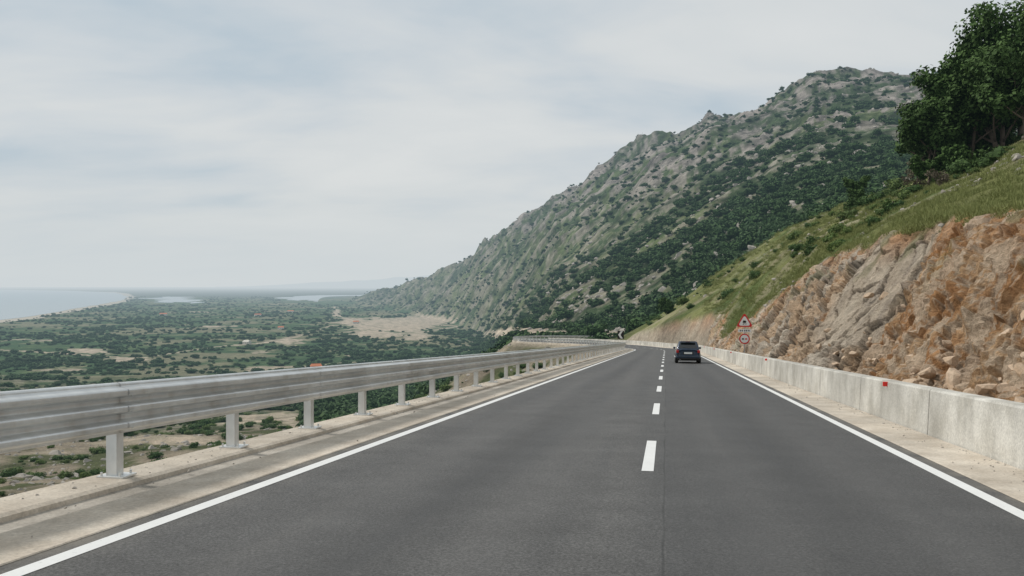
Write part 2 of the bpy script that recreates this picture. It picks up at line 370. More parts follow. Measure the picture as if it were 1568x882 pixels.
class MB:
    def __init__(s): s.v=[];s.f=[]
    def box(s,c,sz,rot=None):
        b=len(s.v)
        for dx in(-.5,.5):
            for dy in(-.5,.5):
                for dz in(-.5,.5):
                    p_=Vector((dx*sz[0],dy*sz[1],dz*sz[2]))
                    if rot is not None: p_=rot@p_
                    s.v.append(tuple(Vector(c)+p_))
        for f in((0,1,3,2),(4,6,7,5),(0,4,5,1),(2,3,7,6),(0,2,6,4),(1,5,7,3)): s.f.append(tuple(b+i for i in f))
    def prism(s,pts,fr,z0,z1):
        b=len(s.v); n=len(pts)
        for w in(z0,z1):
            for (u,v) in pts: s.v.append(tuple(fr(u,v,w)))
        s.f.append(tuple(b+i for i in range(n))[::-1]); s.f.append(tuple(b+n+i for i in range(n)))
        for i in range(n):
            j=(i+1)%n; s.f.append((b+i,b+j,b+n+j,b+n+i))
    def tube(s,pts,rad,seg=8):
        b=len(s.v); pts=[Vector(q) for q in pts]
        for i,q in enumerate(pts):
            t=(pts[min(i+1,len(pts)-1)]-pts[max(i-1,0)]).normalized()
            u=t.orthogonal().normalized() if i==0 else (u-t*u.dot(t)).normalized()
            w=t.cross(u)
            for k in range(seg):
                a=2*math.pi*k/seg; s.v.append(tuple(q+(u*math.cos(a)+w*math.sin(a))*rad[i]))
        for i in range(len(pts)-1):
            for k in range(seg):
                k2=(k+1)%seg; s.f.append((b+i*seg+k,b+i*seg+k2,b+(i+1)*seg+k2,b+(i+1)*seg+k))
        s.f.append(tuple(b+k for k in range(seg))[::-1]); e=b+(len(pts)-1)*seg; s.f.append(tuple(e+k for k in range(seg)))
    def obj(s,name,mat,parent=None,smooth=False,bevel=0):
        me=bpy.data.meshes.new(name); me.from_pydata(s.v,[],s.f); me.update()
        if mat: me.materials.append(mat)
        if smooth:
            for p_ in me.polygons: p_.use_smooth=True
        ob=bpy.data.objects.new(name,me); link(ob,parent)
        if bevel:
            md=ob.modifiers.new('b','BEVEL'); md.width=bevel; md.segments=2; md.limit_method='ANGLE'
        return ob
# ------------------------------------------------------------------ terrain mesh
nth=960; nr=900
th=np.radians(np.linspace(-61,60,nth)); rr=np.exp(np.linspace(math.log(2.5),math.log(60000),nr))
R,T=np.meshgrid(rr,th,indexing='ij'); X=(R*np.sin(T)).ravel(); Yw=(R*np.cos(T)).ravel()
z,L,d,px,Y,cut,Yk=terrain(X,Yw)
col,smask=colour(X,Yw,z,L,d,px,Y,cut,Yk)
PA=17.
inp=(L>4)&(L<124)&(d>5.2)
dip=sst(d,5.0,5.8)*(1-sst(d,PA-2.2,PA-.6))*sst(L,4,7)*(1-sst(L,119,123))*inp
zt=z-1.2*dip
me=np_mesh('terrain',np.stack([X,Yw,zt],1),grid_faces(nr,nth)[:,::-1],MAT_TER,col)
link(bpy.data.objects.new('terrain',me))
# ------------------------------------------------------------------ rock cut sheet
sL=[4.0]
while sL[-1]<124: sL.append(sL[-1]+max(.045,sL[-1]*.0038))
sL=np.array(sL); sA=np.concatenate([np.arange(5.0,13,.05),np.arange(13,PA,.11)])
LL,AA=np.meshgrid(sL,sA,indexing='ij'); LL=LL.ravel();AA=AA.ravel()
x,y,_=rw(LL,AA); z0,L0,d0,px0,Y0,cut0,Yk0=terrain(x,y)
ca=sst(cut0,-.3,.9)
ww=AA*1.6
u=LL+.45*fbm(LL,ww,2.2,4,101); v=ww+.45*fbm(LL,ww,2.2,4,111)
def blocks(u,v,s1,s2,seed,tilt=1.2):
    f1,f2,r=worley(u/s1,v/s2,seed)
    return (r[0]-.5)+ (r[1]-.5)*tilt*r[3]+(r[2]-.5)*tilt*r[4], f2-f1, r
t_=u*.80+v*.60; q_=v*.80-u*.60
b1,e1,r1=blocks(t_,q_,3.0,1.5,200,1.3); b2,e2,r2=blocks(t_,q_,1.0,.6,230,1.4); b3,e3,r3=blocks(u,v,.34,.26,260); b4,e4,r4=blocks(u*1.1,v,.14,.11,280)
Ld=LL-(AA-8)*1.3
slab=sst(Ld,31,33)*(1-sst(Ld,43,45))*sst(AA,6.2,7.2)*sst(cut0,.1,.8)
soil=sst(fbm(LL,ww,7,4,300)*1.0+.46*(1-sst(Ld,29,33))-.24*sst(Ld,31,36)+.03,-.02,.18)*(1-slab)
disp=b1*(.95-.6*soil)*(1-.72*slab)+b2*(.44-.18*soil)*(1-.85*slab)+b3*.17*(1-.75*slab)+b4*.07*(1-.6*slab)-.22*(e1<.045)*(1-soil)-.09*(e2<.08)*(1-slab)+.20*fbm(LL,ww,.6,4,320)*(1-.6*slab)+.9*fbm(LL,ww,8,3,330)
edge=sst(AA,5.0,6.0)
nx=-.78;nz=.62
pp=np.interp(LL,Ls,phi)
D=disp*ca*edge*np.interp(LL,[60,110],[1,.7])
gn=(.10*fbm(LL,AA,.6,3,340)+.06)*(1-ca)
x=x+D*nx*np.cos(pp)*.7; y=y-D*nx*np.sin(pp)*.7; zz=z0+D*nz+gn*edge-.05*(1-edge)
zz=np.where(AA>PA-.6,z0+.02,zz)
ON=np.ones((len(LL),1))
def C3(r,g,b): return np.array([r,g,b])[None]*ON
def mx(a,b,f): return a*(1-f[:,None])+b*f[:,None]
pale=mx(C3(.46,.37,.285),C3(.60,.52,.42),sst(r2[0],.2,.8)); pale=mx(pale,C3(.51,.34,.20),sst(r1[1]*.6+.8*fbm(LL,ww,3,4,350),.25,.55)*.65)
sl=mx(C3(.47,.39,.30),C3(.55,.465,.36),sst(fbm(LL,ww,1.5,5,352),-.2,.3)); sl=mx(sl,C3(.33,.28,.23),sst(fbm(t_*.3,q_,1.1,3,355),.1,.35)*.6)
pale=mx(pale,sl,slab*.9)
orange=mx(C3(.47,.255,.12),C3(.56,.37,.215),sst(fbm(LL,ww,1.6,5,360),-.2,.25))
stones=((r2[1]>.62)&(e2>.14))|((r3[1]>.66)&(e3>.18))|((r4[1]>.68)&(e4>.2))
orange=mx(orange,C3(.62,.51,.39),stones*.7)
cc=mx(pale,orange,soil)
cc=mx(cc,C3(.46,.235,.105),(1-sst(cut0,.3,1.6))*.7*sst(fbm(LL,ww,5,2,365),-.2,.15))
cc=mx(cc,cc*.36,((e1<.045)*(1-soil)*.9)); cc=mx(cc,cc*.6,((e2<.06)*.7*(1-slab)))
gc,_=colour(x,y,zz,L0,d0,px0,Y0,np.full(len(x),-5.),Yk0)
ggc=gc[:,:3]
green_in=sst(fbm(LL,ww,2.2,4,380),.14,.26)*.5*(1-sst(cut0,.5,3))
cc=mx(cc,C3(.14,.17,.06),green_in)
cc=mx(ggc,cc,sst(cut0+.5*fbm(LL,AA,1.5,4,390),-.25,.35))
cc=np.hstack([cc,ON])
me=np_mesh('rock_cut_slope',np.stack([x,y,zz],1),grid_faces(len(sL),len(sA))[:,::-1],MAT_ROCK,cc,smooth=False)
link(bpy.data.objects.new('rock_cut_slope',me))
# ------------------------------------------------------------------ water
def plain_xy(px_,py_,zl): Y_=-zl*F/(py_-HOR); return ((px_-CX)/F*Y_,Y_)
def sheet(name,pts,zl,mat,amp=.012,lam=.06):
    P=[plain_xy(a,b,zl) for a,b in pts]; out=[]
    for i in range(len(P)):
        a=np.array(P[i]);b=np.array(P[(i+1)%len(P)])
        for t in np.linspace(0,1,18,endpoint=False):
            q=a*(1-t)+b*t; r_=np.hypot(*q); qx=np.array([q[0]/(7000*lam)]);qy=np.array([q[1]/(7000*lam)])
            n_=float(perlin(qx,qy,5)[0]+.5*perlin(qx*2.3,qy*2.3,6)[0]); n2_=float(perlin(qx*1.3,qy*1.3,8)[0])
            out.append((q[0]+n2_*amp*r_,q[1]+n_*amp*r_,zl))
    me=bpy.data.meshes.new(name); me.from_pydata(out,[],[tuple(range(len(out)))]); me.materials.append(mat)
    return link(bpy.data.objects.new(name,me))
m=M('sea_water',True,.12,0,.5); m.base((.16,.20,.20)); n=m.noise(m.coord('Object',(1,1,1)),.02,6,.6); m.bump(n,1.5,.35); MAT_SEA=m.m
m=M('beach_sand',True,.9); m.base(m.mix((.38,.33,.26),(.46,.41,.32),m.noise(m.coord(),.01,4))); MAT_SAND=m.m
seapts=[(-2300,700),(-900,575),(-300,520),(0,490),(60,483),(110,473),(160,465),(188,459.5),(194,454),(178,448),(100,445),(0,443.6),(-600,443),(-1500,443),(-2600,445)]
sheet('sea',seapts,-107.4,MAT_SEA,.004)
sheet('beach',[(-2300,712),(-900,583),(-300,525),(0,494),(62,487),(114,476.5),(164,467.8),(196,461.5),(206,454),(196,449.5),(178,447.2),(100,446),(-600,444),(-2600,447)],-107.8,MAT_SAND,.004)
sheet('lagoon',[(232,456.5),(250,453.8),(275,454.2),(296,456.5),(300,461),(290,465),(272,462.5),(258,463.5),(246,459)],-107.4,MAT_SEA,.022,.05)
sheet('lagoon',[(425,456.5),(450,453.5),(500,452.),(570,451.5),(600,455),(560,461),(528,460),(500,463),(470,459),(450,460.5)],-107.4,MAT_SEA,.018,.05)
V=[];Fc=[];
hx=np.linspace(330,1200,160)
ht=437+2-19*sst(hx,340,640)*(.75+.5*fbm(hx,hx*0,120,4,500))*(1-.6*sst(hx,680,800))
for a,b in zip(hx,ht):
    Yd=38000.; V+= [((a-CX)/F*Yd,Yd,-110),((a-CX)/F*(Yd+3000),Yd+3000,(437-b)/F*(Yd+3000)),((a-CX)/F*(Yd+8000),Yd+8000,-110)]
for i in range(len(hx)-1):
    for k in(0,1): Fc.append((i*3+k,i*3+k+1,i*3+4+k,i*3+3+k))
me=bpy.data.meshes.new('distant_hills');me.from_pydata(V,[],Fc);me.materials.append(simple('far_hill',(.09,.10,.08),haze=True,sc_=.001));link(bpy.data.objects.new('distant_hills',me))
# ------------------------------------------------------------------ road
LEND=322
LR=np.concatenate([np.arange(-15,112,2.),np.arange(112,LEND,2.)])
road=empty('road')
sweep('asphalt_surface',[(-4.5,0),(-2,0),(0,0),(2,0),(3.6,0)],LR,MAT_ASP,road)
sweep('edge_line_left',[(-4.17,.004),(-4.02,.004)],LR,MAT_PAINT,road)
sweep('edge_line_right',[(3.08,.004),(3.23,.004)],LR,MAT_PAINT,road)
mb_=MB(); 
L_=10.05-7.62*3
while L_<230:
    x0=rw([L_,L_+3.0],-.285,.004); x1=rw([L_,L_+3.0],-.145,.004); b=len(mb_.v)
    if L_>-14:
        mb_.v+= [(x0[0][0],x0[1][0],x0[2][0]),(x1[0][0],x1[1][0],x1[2][0]),(x1[0][1],x1[1][1],x1[2][1]),(x0[0][1],x0[1][1],x0[2][1])]; mb_.f.append((b,b+1,b+2,b+3))
    L_+=7.62
mb_.obj('centre_dashes',MAT_PAINT,road)
shl=empty('road_shoulder')
sweep('shoulder_strip_right',[(3.40,.004),(3.42,.012),(4.2,.03),(4.3,-.2)],LR,MAT_SH,shl)
sweep('shoulder_strip_left',[(-4.98,.0),(-4.97,.022),(-4.33,.012),(-4.32,.003)],LR,MAT_SH,shl)
sweep('gutter_left',[(-5.32,.0),(-5.25,-.012),(-5.1,-.014),(-4.97,.0)],LR,MAT_GUT,shl)
sweep('slab_left',[(-5.9,-.6),(-5.88,.05),(-5.84,.068),(-5.36,.062),(-5.31,.04),(-5.30,-.05)],LR,MAT_SH,shl)
# ------------------------------------------------------------------ barrier
bar=empty('concrete_barrier')
prof=[(4.22,-.1),(4.24,.10),(4.27,.745),(4.295,.775),(4.54,.775),(4.565,.745),(4.60,-.35)]
mbb=MB(); L_=-10.
while L_<LEND-8:
    e=L_+4.97; ll=np.array([L_,e]) if L_<105 else np.array([L_,(L_+e)/2,e])
    b=len(mbb.v); n=len(prof)
    for l1 in ll:
        for(a,zz_) in prof:
            q=rw([l1],a,zz_); mbb.v.append((q[0][0],q[1][0],q[2][0]))
    for i in range(len(ll)-1):
        for j in range(n-1): mbb.f.append((b+i*n+j,b+i*n+j+1,b+(i+1)*n+j+1,b+(i+1)*n+j))
    mbb.f.append(tuple(b+i for i in range(n))[::-1]); bb=b+(len(ll)-1)*n; mbb.f.append(tuple(bb+i for i in range(n)))
    L_+=5.0
mbb.obj('barrier_wall',MAT_BAR,bar)
MAT_RED=simple('red_reflector',(.72,.03,.02),.35,var=.05)
mr=MB(); L_=17.7
R0=Matrix.Rotation(-phi0,3,'Z')
while L_<110:
    q=rw([L_],4.235,.715); mr.box((q[0][0],q[1][0],q[2][0]),(.10,.03,.09),R0); L_+=20.2
mr.obj('reflectors',MAT_RED,bar,bevel=.005)
# ------------------------------------------------------------------ guardrail
gr=empty('guardrail')
pf=[]; nW=36
for i in range(nW+1):
    t=i/nW; zz_=1.035-.50*t
    w=.5-.5*math.cos(2*math.pi*3*t); w=min(1,max(0,(w-.18)/.64)); w=w*w*(3-2*w)
    pf.append((-5.44+.10*w,zz_))
pf=[(-5.52,1.035),(-5.47,1.050)]+pf
back=[(a-.006,b_-.002) for a,b_ in pf[::-1]]
LG=np.concatenate([np.arange(-6,112,1.21),np.arange(112,LEND-2,2.42)])
sweep('thrie_beam',pf+back,LG,MAT_STEEL,gr,closed=True,smooth=True)
mp=MB(); mbolt=MB()
k=-5
while True:
    L_=7.9+2.42*k
    if L_>LEND-5: break
    x0,y0,z0_=[float(q) for q in rw(L_,-5.61,0)]; ph=float(np.interp(L_,Ls,phi)); Rm=Matrix.Rotation(-ph,3,'Z')
    def pl(a,l,zv): q=Rm@Vector((a,l,0)); return (x0+q.x,y0+q.y,z0_+zv)
    mp.box(pl(0,-.055,.50),(.12,.006,.92),Rm); mp.box(pl(-.057,-.001,.50),(.006,.100,.92),Rm); mp.box(pl(.057,-.001,.50),(.006,.100,.92),Rm)
    mp.box(pl(.045,.052,.50),(.03,.006,.92),Rm);mp.box(pl(-.045,.052,.50),(.03,.006,.92),Rm)
    mp.box(pl(.112,0,.66),(.10,.10,.16),Rm); mp.box(pl(.112,0,.90),(.10,.10,.14),Rm)
    mp.box(pl(.02,0,.078),(.30,.24,.018),Rm)
    if L_<60:
        for sx in(-.09,.12):
            for sy in(-.09,.09):
                mp.tube([pl(sx,sy,.08),pl(sx,sy,.125)],[.013,.013],6)
        for zv in(.618,.785,.952): 
            mbolt.tube([pl(.165,0,zv),pl(.195,0,zv)],[.022,.016],8)
        if k%2==0:
            for zv in (.60,.765,.93):
                for sy in(-.1,.1):
                    mbolt.tube([pl(.2,sy,zv),pl(.277,sy,zv)],[.012,.012],6)
    k+=1
mp.obj('posts',MAT_STEEL,gr); mbolt.obj('bolts',MAT_STEEL,gr)
k=-4
while 7.9+2.42*k<80:
    L_=7.9+2.42*k
    pj=[(a+.005,b_) for a,b_ in pf]; sweep('lap_joint',pj+[(a-.004,b_) for a,b_ in pj[::-1]],[L_-.16,L_+.16],MAT_STEEL,gr,closed=True,smooth=True); k+=2
# ------------------------------------------------------------------ signs
MW=simple('sign_white',(.78,.78,.76),.4,var=.03); MR=simple('sign_red',(.62,.03,.03),.4,var=.05); MK=simple('sign_black',(.015,.015,.015),.5); MP=simple('sign_post',(.45,.45,.44),.45,metal=.6)
def frame(L_,a,extra=0):
    x0,y0,z0_=[float(q) for q in rw(L_,a,0)]; ph=float(np.interp(L_,Ls,phi))+extra
    Rm=Matrix.Rotation(-ph,3,'Z')
    return lambda u,v,w: Vector((x0,y0,z0_))+Rm@Vector((u,-w,v))
ts=empty('traffic_sign'); fr=frame(57.5,5.05)
def rtri(r,cz,n=5,rc=.16):
    pts=[]
    for k_ in range(3):
        a0=math.pi/2+k_*2*math.pi/3; cx_,cy_=(r-rc)*math.cos(a0)*.88,(r-rc)*math.sin(a0)*.88
        for j in range(n+1):
            a=a0-math.pi/3+2*math.pi/3*j/n; pts.append((cx_+rc*.6*math.cos(a),cz+cy_+rc*.6*math.sin(a)))
    return pts
def circ(r,cz,n=32): return [(r*math.cos(2*math.pi*i/n),cz+r*math.sin(2*math.pi*i/n)) for i in range(n)]
a=MB(); a.tube([fr(0,-.3,-.05),fr(0,3.15,-.05)],[.035,.035],10); a.obj('pole',MP,ts)
a=MB(); a.prism(rtri(.66,2.72),fr,0,.012); a.prism(circ(.34,1.62),fr,0,.012); a.obj('red_border',MR,ts)
a=MB(); a.prism(rtri(.47,2.72),fr,.014,.018); a.prism(circ(.26,1.62),fr,.014,.018); 
a.prism([(-.42,2.06),(.42,2.06),(.42,2.26),(-.42,2.26)],fr,0,.012); a.obj('white_faces',MW,ts)
a=MB()
a.prism([(-.13,2.68),(.05,2.66),(.12,2.73),(.06,2.82),(-.08,2.83)],fr,.02,.024); a.prism([(-.14,2.58),(-.06,2.56),(.02,2.62),(-.04,2.64)],fr,.02,.024); a.prism([(.04,2.57),(.12,2.58),(.14,2.62),(.05,2.62)],fr,.02,.024)
for u0 in(-.3,-.18,-.02,.1,.24): a.prism([(u0,2.11),(u0+.07,2.11),(u0+.07,2.21),(u0,2.21)],fr,.014,.018)
a.prism([(-.17,1.57),(-.03,1.57),(-.03,1.63),(-.07,1.67),(-.13,1.67),(-.17,1.63)],fr,.02,.024)
a.obj('symbols',MK,ts)
a=MB(); a.prism([(.03,1.57),(.17,1.57),(.17,1.63),(.13,1.67),(.07,1.67),(.03,1.63)],fr,.02,.024); a.obj('red_symbol',MR,ts)
def chevron(L_,a_,w=1.0,h=1.4,extra=0,hz=.5):
    cs=empty('chevron_sign'); fr=frame(L_,a_,extra)
    a=MB(); a.prism([(-w/2,hz),(w/2,hz),(w/2,hz+h),(-w/2,hz+h)],fr,0,.02); a.obj('panel',MK,cs)
    a=MB(); m_=hz+h/2
    a.prism([(w*.35,hz+.08),(w*.0,hz+.08),(-w*.4,m_),(w*.0,hz+h-.08),(w*.35,hz+h-.08),(-w*.05,m_)],fr,.022,.026); a.obj('white_chevron',MW,cs)
    a=MB(); a.tube([fr(-w*.3,-.8,-.04),fr(-w*.3,hz+h,-.04)],[.03]*2); a.tube([fr(w*.3,-.8,-.04),fr(w*.3,hz+h,-.04)],[.03]*2); a.obj('posts',MP,cs)
chevron(188,4.95,1.4,1.8,.30,1.0)
# ------------------------------------------------------------------ car
def build_car(L_,a_):
    x0,y0,z0_=[float(q) for q in rw(L_,a_,0.004)]
    car=empty('hatchback_car',(x0,y0,z0_)); car.rotation_euler=(-math.atan(.0622),0,-phi0)
    PB=M('car_paint',False,.28,.35,.5); PB.base(PB.mix((.018,.034,.062),(.024,.043,.075),PB.noise(PB.coord(),3))); PB.b.inputs['Coat Weight'].default_value=.6; PB=PB.m
    GL=simple('car_glass',(.012,.016,.018),.08,spec=.8); BL=simple('black_plastic',(.02,.02,.021),.6); TY=simple('tyre_rubber',(.018,.018,.018),.85); RD=simple('tail_light',(.40,.012,.012),.2); CH=simple('alloy',(.5,.5,.5),.35,metal=.8)
    W=.825
    st=[(0.0,.70,.36,.86),(.05,.77,.30,.90),(.18,.81,.25,.93),(.6,W,.22,.94),(1.4,W,.20,.94),(2.4,W,.20,.93),(3.0,W,.20,.92),(3.5,.815,.22,.84),(3.9,.78,.25,.74),(4.08,.70,.32,.62),(4.12,.60,.38,.56)]
    a=MB(); n=16
    for (yy,hw,zb,zt_) in st:
        zc=(zb+zt_)/2; hh=(zt_-zb)/2
        for i in range(n):
            t=2*math.pi*(i+.5)/n; cx_=math.copysign(abs(math.cos(t))**.38,math.cos(t)); cz_=math.copysign(abs(math.sin(t))**.38,math.sin(t))
            wz=1-.06*max(0,cz_)
            a.v.append((cx_*hw*wz,yy,zc+cz_*hh))
    for i in range(len(st)-1):
        for k_ in range(n):
            k2=(k_+1)%n; a.f.append((i*n+k_,i*n+k2,(i+1)*n+k2,(i+1)*n+k_))
    a.f.append(tuple(range(n))); e=(len(st)-1)*n; a.f.append(tuple(range(e,e+n))[::-1])
    o=a.obj('body',PB,car,True); md=o.modifiers.new('s','SUBSURF'); md.levels=md.render_levels=2
    zb=.88; zt_=1.42
    base=[(-.73,.10,zb),(.73,.10,zb),(.73,3.05,zb),(-.73,3.05,zb)]
    top=[(-.56,.46,zt_),(.56,.46,zt_),(.56,2.05,zt_),(-.56,2.05,zt_)]
    a=MB(); a.v=base+top; a.f=[(0,1,2,3),(4,7,6,5),(0,4,5,1),(1,5,6,2),(2,6,7,3),(3,7,4,0)]
    o=a.obj('cabin',PB,car,True); md=o.modifiers.new('b','BEVEL'); md.width=.07; md.segments=4
    def quad(name,mat,pts,off):
        a=MB(); P_=[Vector(q) for q in pts]; nrm=(P_[1]-P_[0]).cross(P_[2]-P_[0]).normalized()
        if nrm.dot(Vector(off))<0: nrm=-nrm
        n_=len(P_)
        a.v=[tuple(q-nrm*.01) for q in P_]+[tuple(q+nrm*.008) for q in P_]
        a.f=[tuple(range(n_)),tuple(range(n_,2*n_))]+[(i,(i+1)%n_,(i+1)%n_+n_,i+n_) for i in range(n_)]
        return a.obj(name,mat,car)
    def lerp(p0,p1,t): return tuple(p0[i]*(1-t)+p1[i]*t for i in range(3))
    def panel(A,B,C_,D_,u0,u1,v0,v1):
        def pt(u_,v_): return lerp(lerp(A,B,u_),lerp(D_,C_,u_),v_)
        return [pt(u0,v0),pt(u1,v0),pt(u1,v1),pt(u0,v1)]
    quad('rear_window',GL,panel(base[0],base[1],top[1],top[0],.10,.90,.16,.86),(0,-1,.3))
    quad('windscreen',GL,panel(base[3],base[2],top[2],top[3],.07,.93,.1,.9),(0,1,.3))
    for s_,(A,B,C_,D_) in ((1,(base[1],base[2],top[2],top[1])),(-1,(base[0],base[3],top[3],top[0]))):
        for(u0,u1) in((.13,.44),(.47,.80)): quad('side_window',GL,panel(A,B,C_,D_,u0,u1,.14,.84),(s_,0,.2))
    for s_ in(-1,1):
        a=MB(); a.box((s_*.665,.03,.76),(.17,.09,.19)); a.obj('tail_light',RD,car,bevel=.03)
        a=MB(); a.box((s_*.84,2.62,.97),(.16,.10,.13)); a.obj('mirror',PB,car,bevel=.03)
    a=MB(); a.box((0,.01,.41),(1.52,.16,.17)); a.obj('rear_bumper',PB,car,bevel=.05)
    a=MB(); a.box((0,-.02,.30),(1.36,.10,.08)); a.box((0,-.072,.43),(1.3,.01,.035)); a.obj('bumper_trim',BL,car,bevel=.01)
    a=MB(); a.box((0,-.010,.66),(.50,.02,.11)); a.obj('number_plate',MW,car)
    a=MB(); a.box((0,-.002,.655),(.66,.02,.17)); a.obj('plate_recess',BL,car)
    a=MB(); a.box((0,.28,1.405),(.9,.16,.03)); a.obj('spoiler',PB,car,bevel=.01)
    a=MB(); a.box((0,.385,1.38),(.26,.02,.02)); a.obj('brake_light',RD,car)
    a=MB(); a.tube([(.1,.14,.93),(-.3,.18,1.03)],[.01,.008],6); a.obj('wiper',BL,car)
    a=MB(); a.tube([(-.5,-.05,.26),(-.5,.2,.26)],[.03,.03],10); a.obj('exhaust',CH,car)
    a=MB(); a.box((0,2.05,.24),(1.5,3.4,.14)); a.obj('underbody',BL,car)
    for yy in(.68,3.25):
        for s_ in(-1,1):
            a=MB(); a.tube([(s_*.62,yy,.30),(s_*.64,yy,.30),(s_*.80,yy,.30),(s_*.82,yy,.30)],[.27,.30,.30,.27],28); a.obj('tyre',TY,car)
            a=MB(); a.tube([(s_*.81,yy,.30),(s_*.825,yy,.30)],[.19,.18],20); a.obj('wheel_hub',CH,car)
build_car(55.5,1.38)
# ------------------------------------------------------------------ foliage
def leaf_cloud(lobes,n,ls,flat=.9,seed=0,up=.25):
    r=np.random.default_rng(seed)
    lob=np.array(lobes); w=lob[:,3]**2; w=w/w.sum(); idx=r.choice(len(lob),n,p=w)
    dr=r.normal(size=(n,3)); dr/=np.linalg.norm(dr,axis=1)[:,None]
    rad=lob[idx,3]*(1-.45*r.random(n)**1.6)*(1+.12*r.normal(size=n))
    c=lob[idx,:3]+dr*rad[:,None]*np.array([1,1,flat])
    nm=dr+r.normal(size=(n,3))*.55+np.array([0,0,up]); nm/=np.linalg.norm(nm,axis=1)[:,None]
    t=np.cross(nm,r.normal(size=(n,3))); t/=np.linalg.norm(t,axis=1)[:,None]; b=np.cross(nm,t)
    s=(ls*(.6+.8*r.random(n)))[:,None]
    V=np.stack([c-t*s,c-b*s*.6,c+t*s,c+b*s*.6],1).reshape(-1,3)
    Q=np.arange(4*n).reshape(n,4)
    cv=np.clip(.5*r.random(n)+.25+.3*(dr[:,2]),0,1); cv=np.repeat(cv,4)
    return V,Q,np.stack([cv,cv,cv,np.ones_like(cv)],1)
def ico(sub):
    import bmesh
    bm=bmesh.new(); bmesh.ops.create_icosphere(bm,subdivisions=sub,radius=1); V=np.array([v.co[:] for v in bm.verts]); Fc=np.array([[v.index for v in f.verts] for f in bm.faces]); bm.free(); return V,Fc
def proto_tree(name,coll,seed,n=320,ls=.15,mat=MAT_FOL,shape=(1,1,.85),trunk=True,nl=8,core=True):
    r=np.random.default_rng(seed); lobes=[(0,0,.85*shape[2],.62)]
    for i in range(nl):
        a=2*math.pi*i/nl+r.random(); rr_=.45+.2*r.random(); lobes.append((rr_*math.cos(a)*shape[0],rr_*math.sin(a)*shape[1],(.35+.75*r.random())*shape[2],.28+.18*r.random()))
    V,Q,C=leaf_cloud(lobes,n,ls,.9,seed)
    allV=[V];faces=[tuple(q) for q in Q];cols_=[C]
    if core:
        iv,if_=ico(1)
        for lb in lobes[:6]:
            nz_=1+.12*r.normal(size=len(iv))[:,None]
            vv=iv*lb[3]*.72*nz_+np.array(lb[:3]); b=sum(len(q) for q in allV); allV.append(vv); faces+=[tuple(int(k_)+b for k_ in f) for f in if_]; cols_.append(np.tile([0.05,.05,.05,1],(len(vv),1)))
    nfol=len(faces)
    if trunk:
        mb=MB(); mb.tube([(0,0,-.25),(.03,0,.15),(0,.03,.6)],[.09,.07,.04],6); b=sum(len(q) for q in allV)
        allV.append(np.array(mb.v)); faces+=[tuple(k_+b for k_ in f) for f in mb.f]; cols_.append(np.tile([0,0,0,1],(len(mb.v),1)))
    V=np.vstack(allV); me=bpy.data.meshes.new(name); me.from_pydata(V.tolist(),[],faces); me.materials.append(mat); me.materials.append(MAT_BARK)
    for p_ in me.polygons:
        if p_.index>=nfol: p_.material_index=1
    a=me.color_attributes.new('Col','FLOAT_COLOR','POINT'); a.data.foreach_set('color',np.vstack(cols_).astype(np.float32).ravel())
    ob=bpy.data.objects.new(name,me); coll.objects.link(ob); return ob
def instancer(name,P,S,coll,tilt=0):
    n=len(P); me=bpy.data.meshes.new(name); me.vertices.add(n); me.vertices.foreach_set('co',np.asarray(P,dtype=np.float32).ravel())
    a=me.attributes.new('scl','FLOAT_VECTOR','POINT'); a.data.foreach_set('vector',np.asarray(S,dtype=np.float32).ravel())
    rot=np.stack([RNG.normal(size=n)*tilt,RNG.normal(size=n)*tilt,RNG.random(n)*6.283],1)
    a=me.attributes.new('rot','FLOAT_VECTOR','POINT'); a.data.foreach_set('vector',rot.astype(np.float32).ravel())
    ob=link(bpy.data.objects.new(name,me))
    g=bpy.data.node_groups.new(name,'GeometryNodeTree'); g.interface.new_socket('Geometry',in_out='INPUT',socket_type='NodeSocketGeometry'); g.interface.new_socket('Geometry',in_out='OUTPUT',socket_type='NodeSocketGeometry')
    N=g.nodes; l=g.links; i=N.new('NodeGroupInput');o=N.new('NodeGroupOutput'); ip=N.new('GeometryNodeInstanceOnPoints')
    ci=N.new('GeometryNodeCollectionInfo'); ci.inputs['Collection'].default_value=coll; ci.inputs['Separate Children'].default_value=True; ci.inputs['Reset Children'].default_value=True
    s=N.new('GeometryNodeInputNamedAttribute'); s.data_type='FLOAT_VECTOR'; s.inputs['Name'].default_value='scl'
    r=N.new('GeometryNodeInputNamedAttribute'); r.data_type='FLOAT_VECTOR'; r.inputs['Name'].default_value='rot'
    l.new(i.outputs[0],ip.inputs['Points']); l.new(ci.outputs[0],ip.inputs['Instance']); ip.inputs['Pick Instance'].default_value=True
    l.new(s.outputs['Attribute'],ip.inputs['Scale']); l.new(r.outputs['Attribute'],ip.inputs['Rotation']); l.new(ip.outputs[0],o.inputs[0])
    md=ob.modifiers.new('inst','NODES'); md.node_group=g; return ob
def coll(name): return bpy.data.collections.new(name)
cT=coll('tree_kit')
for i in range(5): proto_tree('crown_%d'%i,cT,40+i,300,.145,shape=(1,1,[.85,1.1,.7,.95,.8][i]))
cB=coll('bush_kit')
for i in range(4): proto_tree('bush_%d'%i,cB,60+i,700,.085,mat=MAT_FOLY if i%2 else MAT_FOLN,shape=(1,1,.6),trunk=False)
cNB=coll('near_bush_kit')
for i in range(3): proto_tree('near_bush_%d'%i,cNB,80+i,1800,.06,mat=MAT_FOLY if i%2 else MAT_FOLN,shape=(1,1,.6),trunk=False,core=False)
def cand(n,x0,x1,y0,y1):
    pxx=RNG.uniform(x0,x1,n); YY=np.exp(RNG.uniform(math.log(y0),math.log(y1),n)); return (pxx-CX)/F*YY,YY
x,y=cand(60000,470,1640,255,5600); z,L,d,px,Y,cut,Yk=terrain(x,y); col,sm=colour(x,y,z,L,d,px,Y,cut,Yk)
